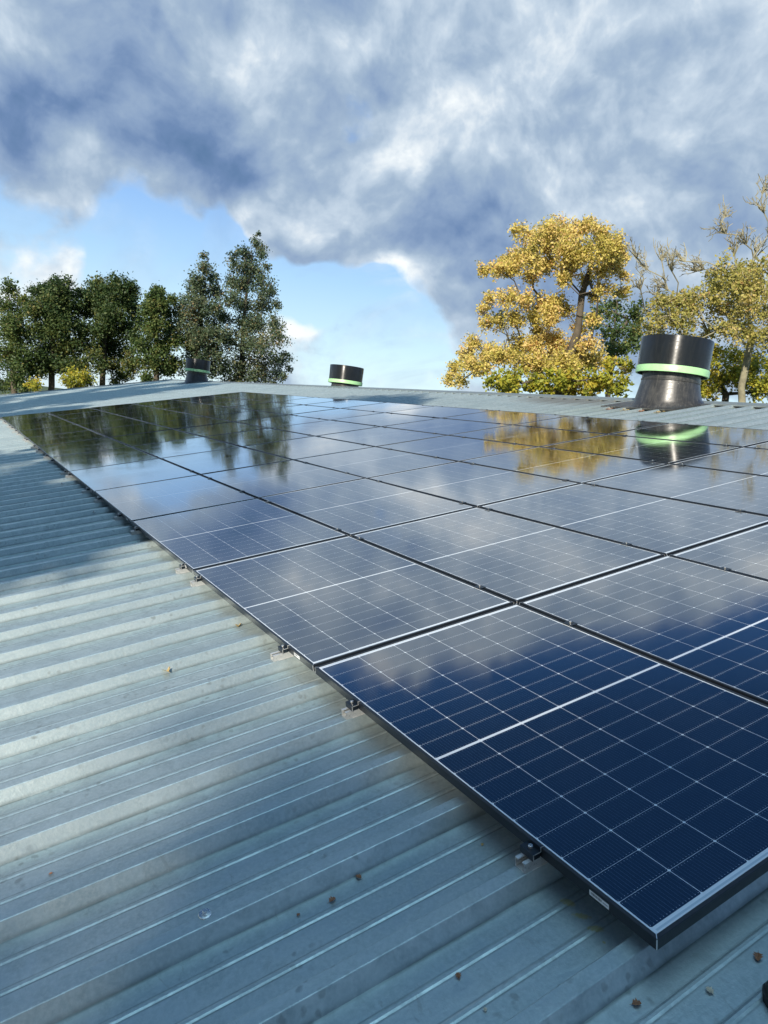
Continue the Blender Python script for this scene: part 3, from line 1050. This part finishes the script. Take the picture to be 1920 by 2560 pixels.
def photographer():
    """the person whose shadow falls across the corner of the array: stands behind the camera"""
    spot = W(-1.46, -1.15, ZV)
    f = np.array([cF[0], cF[1], 0.0])
    f /= np.linalg.norm(f)
    l_ = np.array([-f[1], f[0], 0.0])
    J, E, Rd = [], [], []

    def j(x, y, z, r_, par=None):
        J.append((x, y, z))
        Rd.append(r_)
        if par is not None:
            E.append((par, len(J) - 1))
        return len(J) - 1
    pel = j(0, 0, .96, .150)
    sp_ = j(-.01, 0, 1.16, .140, pel)
    ch = j(0, 0, 1.36, .155, sp_)
    nk = j(.01, 0, 1.50, .062, ch)
    h1 = j(.035, 0, 1.585, .082, nk)
    h2 = j(.045, 0, 1.675, .102, h1)
    j(.03, 0, 1.755, .075, h2)
    j(.145, 0, 1.625, .016, h1)                       # nose
    for s_ in (-1, 1):
        sh = j(0, s_ * .185, 1.415, .068, ch)
        el = j(.03, s_ * .27, 1.17, .048, sh)
        wr = j(.15, s_ * .085, 1.36, .031, el)
        pm = j(.195, s_ * .058, 1.405, .036, wr)
        for k, (dx, dy, dz) in enumerate(((.030, -.012, .050), (.040, -.004, .040), (.044, .0, .022), (.040, .0, .004))):
            a = j(.195 + dx, s_ * (.058 + dy), 1.405 + dz, .009, pm)
            j(.195 + dx + .012, s_ * (.040 + dy), 1.412 + dz, .008, a)
        a = j(.202, s_ * .030, 1.425, .010, pm)
        j(.208, s_ * .018, 1.455, .009, a)
        hp = j(0, s_ * .105, .88, .108, pel)
        kn = j(.025, s_ * .120, .51, .070, hp)
        an = j(-.01, s_ * .130, .11, .050, kn)
        j(.15, s_ * .150, .045, .044, an)
    hgt = {0: 0}
    me = bpy.data.meshes.new('person')
    me.from_pydata([tuple(spot + f * x + l_ * y + np.array([0, 0, z])) for x, y, z in J], E, [])
    tmp = bpy.data.objects.new('person', me)
    COL.objects.link(tmp)
    sk = tmp.modifiers.new('skin', 'SKIN')
    sk.use_smooth_shade = True
    for i, v in enumerate(me.skin_vertices[0].data):
        v.radius = (Rd[i], Rd[i])
        v.use_root = (i == 0)
    tmp.modifiers.new('sub', 'SUBSURF').render_levels = 2
    tmp.modifiers['sub'].levels = 2
    dg = bpy.context.evaluated_depsgraph_get()
    bm_ = bpy.data.meshes.new_from_object(tmp.evaluated_get(dg))
    bpy.data.objects.remove(tmp)
    o = bpy.data.objects.new('person', bm_)
    COL.objects.link(o)
    bm_.materials.clear()
    for m_ in (plain('skin', (.45, .27, .19), .5, 0, .06, 20), plain('dark_blue_jacket', (.03, .045, .075), .8, 0, .2, 12), plain('grey_work_trousers', (.06, .065, .07), .85, 0, .2, 12), M_BOOT):
        bm_.materials.append(m_)
    for p in bm_.polygons:
        c_ = np.array(p.center) - spot
        z, x = c_[2], c_ @ f
        p.material_index = 0 if (z > 1.50 or (x > .158 and z > 1.34 and z < 1.5)) else (1 if z > .93 else (2 if z > .13 else 3))
    tag(o, 'person in dark jacket and grey trousers standing behind the viewpoint, holding a phone', 'person')
    hm = MB()
    vs_, fs_ = [], []
    hc = spot + f * .035 + np.array([0, 0, 1.69])
    for i in range(9):
        for k in range(20):
            th, ph_ = (i / 8) * PI * .55, 2 * PI * k / 20
            r_ = .108
            lx = r_ * math.sin(th) * math.cos(ph_)
            if lx > .05 and th > .9:
                lx = .05
            vs_.append(hc + f * (lx - .012) + l_ * (r_ * .88 * math.sin(th) * math.sin(ph_)) + np.array([0, 0, r_ * math.cos(th)]))
    for i in range(8):
        for k in range(20):
            fs_.append((i * 20 + k, i * 20 + (k + 1) % 20, (i + 1) * 20 + (k + 1) % 20, (i + 1) * 20 + k))
    hm.add(vs_, fs_)
    hr = hm.build('hair', plain('brown_hair', (.05, .03, .02), .6, 0, .3, 60), None, 60)
    hr.parent = o
    ph_o = MB().box(-.0375, .0375, -.075, .075, -.0095, -.002, 0, .0015).build('phone', plain('black_phone_glass', (.01, .01, .012), .15, 0, .1, 30))
    ph_o.matrix_world = cam.matrix_world @ Matrix.Translation((.02, -.03, .10))
    tag(ph_o, 'black phone held up by the person behind the viewpoint', 'phone')


photographer()


# ------------------------------------------------------------------ trees
def tube(m, pts, rad, seg=6):
    pts = [np.array(p, float) for p in pts]
    vs = []
    prev = None
    for i, p in enumerate(pts):
        d = pts[min(i + 1, len(pts) - 1)] - pts[max(i - 1, 0)]
        d /= (np.linalg.norm(d) + 1e-9)
        a = np.cross(d, [0.31, 0.95, 0.1]) if prev is None else prev - d * (prev @ d)
        a /= (np.linalg.norm(a) + 1e-9)
        prev = a
        b2 = np.cross(d, a)
        for k in range(seg):
            an = 2 * PI * k / seg
            vs.append(p + rad[i] * (math.cos(an) * a + math.sin(an) * b2))
    fs = [(i * seg + k, i * seg + (k + 1) % seg, (i + 1) * seg + (k + 1) % seg, (i + 1) * seg + k) for i in range(len(pts) - 1) for k in range(seg)]
    m.add(vs, fs)


def leaf_mesh(name, P, size, material, tint, rg, aspect=.62):
    n_ = len(P)
    nrm = rg.normal(size=(n_, 3)) + np.array([-.25, -.25, .7])
    nrm /= np.linalg.norm(nrm, axis=1)[:, None]
    t_ = rg.normal(size=(n_, 3))
    a = np.cross(nrm, t_)
    a /= np.linalg.norm(a, axis=1)[:, None]
    b2 = np.cross(nrm, a)
    s = size[:, None]
    fold = nrm * s * rg.uniform(-.18, .18, (n_, 1))
    V = np.stack([P + a * s * .5, P + b2 * s * .5 * aspect + fold, P - a * s * .5, P - b2 * s * .5 * aspect + fold], 1).reshape(-1, 3)
    me = bpy.data.meshes.new(name)
    me.vertices.add(4 * n_)
    me.vertices.foreach_set('co', V.ravel().astype(np.float32))
    me.loops.add(4 * n_)
    me.loops.foreach_set('vertex_index', np.arange(4 * n_, dtype=np.int32))
    me.polygons.add(n_)
    me.polygons.foreach_set('loop_start', np.arange(0, 4 * n_, 4, dtype=np.int32))
    me.polygons.foreach_set('loop_total', np.full(n_, 4, dtype=np.int32))
    at_ = me.attributes.new('tint', 'FLOAT', 'FACE')
    at_.data.foreach_set('value', np.clip(tint, 0, 1).astype(np.float32))
    me.materials.append(material)
    me.update()
    me.validate()
    return me


def tree(name, label, clumps, base, top, trunk_r, leaf_mat, bark, seed, density=1.0, leaf=.2, bare=(), group=None, tint_low=0.0, lean=0.3, spread=1.0, twig=10, cat='tree'):
    """clumps: (world point, radius); base, top: world points of the trunk axis"""
    rg = np.random.default_rng(seed)
    base, top = np.array(base, float), np.array(top, float)
    nodes = [base]
    par = [-1]
    nt = 9
    side = rg.normal(size=3) * np.array([1, 1, 0])
    for k in range(1, nt + 1):
        s = k / nt
        p = base + (top - base) * s + side * math.sin(s * PI * 1.3) * lean * .5 + rg.normal(size=3) * .06 * np.linalg.norm(top - base) / 10
        nodes.append(p)
        par.append(len(nodes) - 2)
    tips = []
    allc = [(np.array(c, float), rr, True) for c, rr in clumps] + [(np.array(c, float), rr, False) for c, rr in bare]
    order = sorted(range(len(allc)), key=lambda i: np.min([np.linalg.norm(allc[i][0] - q) for q in nodes[:nt + 1]]))
    ends = {}
    for i in order:
        c, rr, lf = allc[i]
        arr = np.array(nodes)
        d = np.linalg.norm(arr - c, axis=1)
        pen = np.maximum(0, arr[:, 2] - c[2] + .15 * d) * 1.6
        pen[:2] += 3
        k = int(np.argmin(d + pen))
        p0 = arr[k]
        dist = d[k]
        ns = max(2, int(dist / .9) + 1)
        prev = k
        bend = rg.normal(size=3) * dist * .07
        for s in range(1, ns + 1):
            f = s / ns
            p = p0 + (c - p0) * f + bend * math.sin(PI * f) + np.array([0, 0, .10 * dist * math.sin(PI * f) * (-1 if rg.random() < .4 else 1)]) + rg.normal(size=3) * .05
            nodes.append(p)
            par.append(prev)
            prev = len(nodes) - 1
        ends[i] = prev
    # pipe model radii
    rad = np.zeros(len(nodes))
    load = np.zeros(len(nodes))
    for i, e in ends.items():
        load[e] += allc[i][1]
    load[nt] += .2
    for i in range(len(nodes) - 1, 0, -1):
        load[par[i]] += load[i]
    load = np.maximum(load, 1e-6)
    rad = trunk_r * (load / load[0]) ** .72
    rad = np.maximum(rad, .024 if bare else .012)
    tr = MB()
    child = {}
    for i in range(1, len(nodes)):
        child.setdefault(par[i], []).append(i)

    # chains
    def chain(start, first):
        pts, rr = [nodes[start]], [min(rad[start], rad[first] * 1.25)]
        cur = first
        stack = []
        while True:
            pts.append(nodes[cur])
            rr.append(rad[cur])
            ch = child.get(cur, [])
            if not ch:
                break
            ch = sorted(ch, key=lambda x: -rad[x])
            for o_ in ch[1:]:
                stack.append((cur, o_))
            cur = ch[0]
        return pts, rr, stack
    todo = [(0, x) for x in child.get(0, [])]
    while todo:
        s, f = todo.pop()
        pts, rr, st = chain(s, f)
        if s == 0:
            rr[0] = trunk_r * 1.25
        tube(tr, pts, rr, 8 if rr[0] > .12 else 5)
        todo += st
    # twigs and leaves
    LP, LT, LS = [], [], []
    for i, (c, rr, lf) in enumerate(allc):
        e = nodes[ends[i]]
        nb = twig if lf else twig + 3
        outd = e - nodes[par[ends[i]]]
        outd = outd / (np.linalg.norm(outd) + 1e-9) + np.array([0, 0, .5])
        for _ in range(nb):
            d = rg.normal(size=3)
            d[2] = d[2] * .8 + .25
            if not lf:
                d = d * .42 + outd * .9
            d /= np.linalg.norm(d)
            ln = rr * (rg.uniform(.5, 1.05) if lf else rg.uniform(.6, 1.9))
            mid_ = e + d * ln * .5 + rg.normal(size=3) * ln * .10
            tip = e + d * ln + rg.normal(size=3) * ln * .14
            tube(tr, [e, mid_, tip], [.020 if lf else .026, .014 if lf else .019, .008 if lf else .012], 3)
            if not lf:
                for _k in range(3):
                    d2 = d + rg.normal(size=3) * .7
                    d2 /= np.linalg.norm(d2)
                    q_ = mid_ + (tip - mid_) * rg.random()
                    tube(tr, [q_, q_ + d2 * ln * .2 + rg.normal(size=3) * .03, q_ + d2 * ln * .42], [.015, .012, .009], 3)
        if lf and density > 0:
            nsub = max(3, int(9 * spread))
            sub = rg.normal(size=(nsub, 3))
            sub /= np.linalg.norm(sub, axis=1)[:, None]
            sub = c + sub * rr * rg.uniform(.25, 1.1, (nsub, 1)) * np.array([1, 1, .85])
            cnt = int(density * 850 * (rr / .9) ** 2 * (.2 / leaf) ** 1.6)
            w_ = rg.integers(0, nsub, cnt)
            P = sub[w_] + rg.normal(size=(cnt, 3)) * rr * .27
            LP.append(P)
            base_t = rg.uniform(.25, .75)
            subt = rg.normal(size=nsub) * .12
            LT.append(base_t * .5 + .25 + subt[w_] + rg.normal(size=cnt) * .17)
            LS.append(leaf * rg.uniform(.6, 1.3, cnt))
    root = thing(name, label, cat, Matrix.Translation(base), group)
    inv_ = Matrix.Translation(-Vector(base))
    to = tr.build('trunk', bark, None, 60)
    to.parent = root
    to.matrix_parent_inverse = inv_
    if LP:
        P = np.concatenate(LP)
        tint = np.concatenate(LT)
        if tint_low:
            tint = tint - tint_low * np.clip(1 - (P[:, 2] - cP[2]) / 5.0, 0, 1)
        co = bpy.data.objects.new('crown', leaf_mesh('crown', P, np.concatenate(LS), leaf_mat, tint, rg))
        COL.objects.link(co)
        co.parent = root
        co.matrix_parent_inverse = inv_
    return root


def A(x, y):            # survey sheet of the left half
    return .5 * x, 432 + .5 * y


def B(x, y):            # survey sheet of the right half
    return 829.5 + .5 * x, 345.6 + .5 * y


def clump_pts(lst, f, depth, thick, seed, rs=1.0, fill=0.0):
    rg = np.random.default_rng(seed)
    o = []
    lst = list(lst)
    if fill:
        n0 = len(lst)
        for a in range(n0):
            for b2 in range(a):
                d_ = math.hypot(lst[a][0] - lst[b2][0], lst[a][1] - lst[b2][1])
                if d_ < 1.75 * max(lst[a][2], lst[b2][2]) and rg.random() < fill:
                    lst.append(((lst[a][0] + lst[b2][0]) / 2 + rg.normal() * 8, (lst[a][1] + lst[b2][1]) / 2 + rg.normal() * 8, min(lst[a][2], lst[b2][2]) * .85))
    for x, y, rr in lst:
        px, py = f(x, y)
        dz = rg.uniform(-thick, thick)
        o.append((at(px, py, depth + dz), rr * .5 / FPX * depth * rs))
    return o


def ground_under(px, py, depth):
    p = at(px, py, depth)
    return np.array([p[0], p[1], -.1])


# ---- right side: the golden oak
DO = 36.0
oak_c = [(600, 310, 40), (700, 300, 50), (780, 305, 55), (860, 290, 45), (930, 310, 50), (1000, 360, 45), (1035, 420, 35), (650, 360, 50), (740, 370, 55), (830, 385, 60), (920, 390, 60), (980, 430, 45),
         (555, 420, 45), (620, 440, 55), (700, 450, 45), (800, 470, 55), (430, 475, 30), (490, 462, 38), (540, 480, 36), (930, 470, 50), (1000, 470, 40), (1042, 500, 26), (870, 520, 36), (640, 500, 40), (780, 520, 32),
         (950, 560, 40), (1030, 565, 36), (910, 595, 26), (450, 600, 36), (520, 600, 42), (590, 610, 46), (660, 640, 55), (740, 620, 52), (790, 650, 34), (430, 650, 28), (500, 700, 45), (440, 710, 34), (570, 690, 45), (650, 690, 40), (720, 690, 42),
         (905, 690, 34), (850, 735, 40), (400, 790, 40), (350, 830, 40), (450, 835, 44), (520, 845, 46), (590, 800, 50), (670, 780, 55), (750, 785, 50), (820, 810, 50), (890, 790, 45), (600, 880, 55), (690, 870, 60), (780, 880, 56), (860, 880, 56), (930, 860, 46),
         (300, 900, 34), (370, 890, 40), (430, 900, 34), (280, 950, 28), (330, 950, 32)]
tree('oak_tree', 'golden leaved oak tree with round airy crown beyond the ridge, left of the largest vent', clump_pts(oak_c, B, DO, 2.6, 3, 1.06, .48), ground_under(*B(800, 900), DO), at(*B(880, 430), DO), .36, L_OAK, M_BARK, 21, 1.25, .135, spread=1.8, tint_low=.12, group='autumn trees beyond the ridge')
low = [(480, 960, 50), (560, 945, 55), (650, 955, 55), (750, 955, 60), (850, 955, 55), (940, 945, 50), (1010, 970, 45), (980, 880, 36), (1040, 900, 40), (900, 1000, 50), (700, 1010, 50), (540, 1010, 50), (800, 1010, 50)]
tree('bush', 'yellow green bushy tree under the golden oak just above the ridge', clump_pts(low, B, DO - 3, 1.5, 4, 1.0, .3), ground_under(*B(760, 1000), DO - 3), at(*B(760, 930), DO - 3), .15, L_OAKLOW, M_BARK, 22, 1.3, .20, group='autumn trees beyond the ridge')
dark = [(960, 660, 55), (1010, 620, 36), (1060, 690, 50), (1100, 640, 38), (1080, 750, 50), (920, 700, 45), (1000, 740, 55), (1060, 800, 50), (1000, 820, 50), (1110, 700, 36), (1000, 580, 24)]
tree('dark_tree', 'shaded dark green tree showing between the golden oak and the bare branched tree', clump_pts(dark, B, 46, 2.0, 5), ground_under(*B(1020, 900), 46), at(*B(1010, 640), 46), .18, L_OLIVE, M_BARK, 23, .75, .22, group='autumn trees beyond the ridge')
# ---- right border: thin, half bare tree
DR = 29.0
sp_c = [(1150, 640, 36), (1200, 610, 40), (1260, 600, 40), (1340, 580, 45), (1130, 720, 36), (1420, 500, 45), (1480, 470, 55), (1560, 480, 55), (1640, 480, 55), (1400, 570, 55), (1500, 560, 60), (1600, 570, 65), (1300, 620, 45), (1250, 660, 50), (1350, 660, 55), (1440, 640, 55), (1550, 660, 65), (1640, 660, 60), (1200, 690, 45), (1280, 710, 50),
        (1400, 740, 55), (1500, 750, 60), (1600, 760, 60), (1680, 560, 60), (1720, 660, 60), (1700, 760, 60), (1180, 760, 40), (1290, 770, 50)]
sp_bare = [(1100, 420, 45), (1130, 480, 50), (1200, 430, 50), (1250, 480, 55), (1300, 440, 50), (1340, 490, 50), (1110, 560, 45), (1180, 580, 50), (1390, 470, 50), (1465, 250, 40), (1480, 320, 45), (1520, 400, 50), (1575, 360, 45), (1630, 150, 40), (1640, 240, 45), (1650, 330, 50), (1600, 420, 50), (1230, 560, 50), (1700, 300, 60), (1720, 420, 60)]
tree('bare_tree', 'half bare tree with twisted twigs and few ochre leaves at the right border', clump_pts(sp_c, B, DR, 2.2, 6, 1.05, .55), ground_under(*B(1660, 900), DR), at(*B(1600, 430), DR), .14, L_SPARSE, M_BARKL, 24, .62, .13, bare=clump_pts(sp_bare, B, DR, 1.8, 7), spread=1.6, twig=9, group='autumn trees beyond the ridge')
lowr = [(1400, 850, 55), (1500, 860, 60), (1600, 850, 60), (1680, 880, 60), (1390, 940, 50), (1480, 950, 55), (1570, 930, 60), (1650, 950, 60), (1620, 1000, 50), (1380, 1000, 50), (1720, 960, 60), (1300, 860, 50), (1250, 930, 50), (1160, 900, 45), (1180, 970, 45)]
tree('bush', 'light green bushy tree behind the largest vent, low at the right border', clump_pts(lowr, B, DR + 3, 1.8, 8, 1.0, .4), ground_under(*B(1500, 1000), DR + 3), at(*B(1500, 880), DR + 3), .15, L_OAKLOW, M_BARK, 25, .95, .15, group='autumn trees beyond the ridge')

# ---- left side: the row beyond the gable
DL = 62.0
rows_ = [
    ('slender_tree', 'thin grey green tree at the left border, first of the far row', [(40, 390, 40), (30, 450, 45), (80, 440, 40), (20, 540, 55), (100, 505, 45), (60, 580, 55), (120, 570, 45), (30, 660, 55), (100, 650, 55), (60, 740, 55), (130, 730, 45), (20, 790, 50), (-50, 500, 50), (-60, 600, 60), (-50, 700, 60), (100, 800, 45)], (80, 800), (50, 420), L_OLIVE, 61, .85, .21),
    ('broad_tree', 'round green tree second from the left border in the far row', [(230, 360, 40), (185, 400, 45), (265, 400, 50), (200, 450, 55), (270, 460, 55), (160, 480, 45), (230, 520, 65), (290, 540, 45), (180, 570, 55), (250, 600, 55), (200, 650, 55), (280, 640, 55), (170, 720, 50), (240, 710, 45), (290, 720, 45)], (235, 800), (235, 420), L_DARK, 62, 1.05, .22),
    ('broad_tree', 'widest dark green tree in the middle of the far row', [(430, 370, 45), (500, 370, 40), (380, 420, 50), (460, 420, 55), (540, 400, 45), (572, 385, 28), (350, 470, 45), (420, 480, 55), (500, 480, 55), (570, 460, 45), (340, 550, 45), (400, 560, 55), (470, 560, 55), (550, 550, 55), (592, 520, 35), (350, 630, 55), (430, 640, 55), (510, 630, 55), (580, 620, 45), (340, 700, 45), (400, 700, 45), (490, 710, 50), (560, 700, 50), (520, 770, 40), (370, 770, 35)], (455, 790), (455, 430), L_DARK, 63, 1.15, .22),
    ('broad_tree', 'lower olive green tree between the widest tree and the two pointed ones', [(670, 390, 28), (660, 430, 40), (700, 440, 36), (640, 490, 45), (720, 490, 45), (680, 540, 55), (740, 560, 45), (630, 570, 45), (650, 630, 55), (720, 640, 55), (770, 620, 45), (640, 700, 45), (700, 720, 55), (760, 720, 45), (742, 430, 28), (640, 770, 36)], (700, 800), (680, 450), L_OLIVE, 64, 1.0, .22),
    ('pointed_tree', 'shorter of the two pointed trees, behind the leftmost vent chimney', [(885, 240, 20), (880, 285, 34), (858, 340, 40), (912, 335, 36), (840, 390, 48), (900, 392, 45), (935, 400, 26), (800, 430, 42), (870, 450, 55), (932, 460, 34), (830, 505, 55), (900, 520, 52), (800, 560, 55), (870, 580, 55), (930, 580, 45), (830, 640, 52), (900, 650, 55), (850, 720, 52), (920, 720, 52), (790, 490, 42)], (878, 800), (884, 250), L_BIRCH, 65, .75, .20),
    ('pointed_tree', 'taller pointed airy tree at the right end of the far row', [(1115, 145, 13), (1098, 180, 24), (1052, 225, 30), (1130, 212, 28), (1012, 242, 24), (1090, 255, 42), (1042, 295, 48), (1108, 312, 42), (1148, 292, 20), (1002, 345, 38), (1060, 365, 52), (1130, 372, 44), (1160, 412, 34), (992, 425, 42), (1060, 445, 55), (1140, 462, 50), (1190, 455, 24), (975, 505, 42), (1040, 535, 55), (1110, 545, 55), (1178, 525, 40), (985, 605, 52), (1060, 625, 55), (1140, 625, 55), (1200, 595, 38), (985, 705, 52), (1060, 705, 55), (1140, 712, 55), (1208, 692, 42), (1240, 665, 18), (1010, 770, 45), (1100, 770, 50), (1180, 770, 45), (1245, 725, 18), (1228, 770, 20)], (1020, 800), (1095, 170), L_BIRCH, 66, .75, .20),
]
for k, (nm, lb, cl, bs, tp, mt, sd, den, lf) in enumerate(rows_):
    dd = DL + (k % 3) * 1.5
    tree(nm, lb, clump_pts(cl, A, dd, 2.3, sd + 100, 1.1, .06 if nm == 'pointed_tree' else .22), ground_under(*A(*bs), dd), at(*A(*tp), dd), .26, mt, M_BARK, sd, den * 1.1, lf, spread=1.3, twig=6, group='tree row beyond the far gable')
tree('bush', 'yellow leaved bush low in a gap between trunks of the far row', clump_pts([(320, 750, 36), (290, 780, 36), (360, 775, 40), (330, 800, 40)], A, DL - 4, 1, 9), ground_under(*A(325, 830), DL - 4), at(*A(325, 770), DL - 4), .08, L_OAKLOW, M_BARK, 71, .9, .18, group='bushes under the far row')
tree('bush', 'small yellow green bush low beside the leftmost trunks', clump_pts([(140, 795, 26), (165, 800, 26)], A, DL - 4, 1, 10), ground_under(*A(150, 830), DL - 4), at(*A(150, 800), DL - 4), .08, L_OAKLOW, M_BARK, 72, .9, .18, group='bushes under the far row')


# ---- trees standing left of and behind the viewer, whose shade falls on the roof
def shade_tree(x, y, h, rad_, crown_lo, seed, den=.9, label=''):
    rg = np.random.default_rng(seed)
    cl = []
    n_ = 26
    for k in range(n_):
        s = rg.random() ** .8
        z = crown_lo + (h - crown_lo) * s
        w_ = rad_ * (1 - .55 * s ** 2) * (.55 + .45 * min(1, s * 4))
        a, rr = rg.uniform(0, 2 * PI), w_ * math.sqrt(rg.random())
        cl.append((np.array([x + rr * math.cos(a), y + rr * math.sin(a), z]), rg.uniform(.8, 1.25)))
    tree('broad_tree', label, cl, (x, y, -.1), (x, y, h - 1.5), .3, L_DARK, M_BARK, seed, den, .34, twig=4, group='trees standing left of the building')


shade_tree(-12.9, -1.2, 18.0, 3.1, 6.0, 91, 1.2, 'dark green tree left of the building, beside its middle')
shade_tree(-18.3, -6.7, 20.5, 3.0, 9.0, 92, 1.3, 'tall narrow green tree left of the building, set back from the others')
shade_tree(-27.2, -22.2, 20.55, 4.4, 8.0, 94, .58, 'half bare green tree behind the viewer on the left')
shade_tree(-21.5, -29.5, 18.5, 3.6, 6.0, 93, .8, 'dark green tree standing well behind the viewer')
shade_tree(-17.5, 11.2, 29.0, 4.2, 7.0, 95, 1.7, 'tall dark green tree left of the building toward its far gable')
shade_tree(-18.0, 17.0, 29.0, 4.8, 7.0, 97, 1.7, 'broad dark green tree between the other two near the far gable')
shade_tree(-17.5, 23.5, 28.5, 4.8, 7.0, 96, 1.7, 'tallest dark green tree left of the far gable')
bpy.data.meshes.remove(ME_DUMMY)
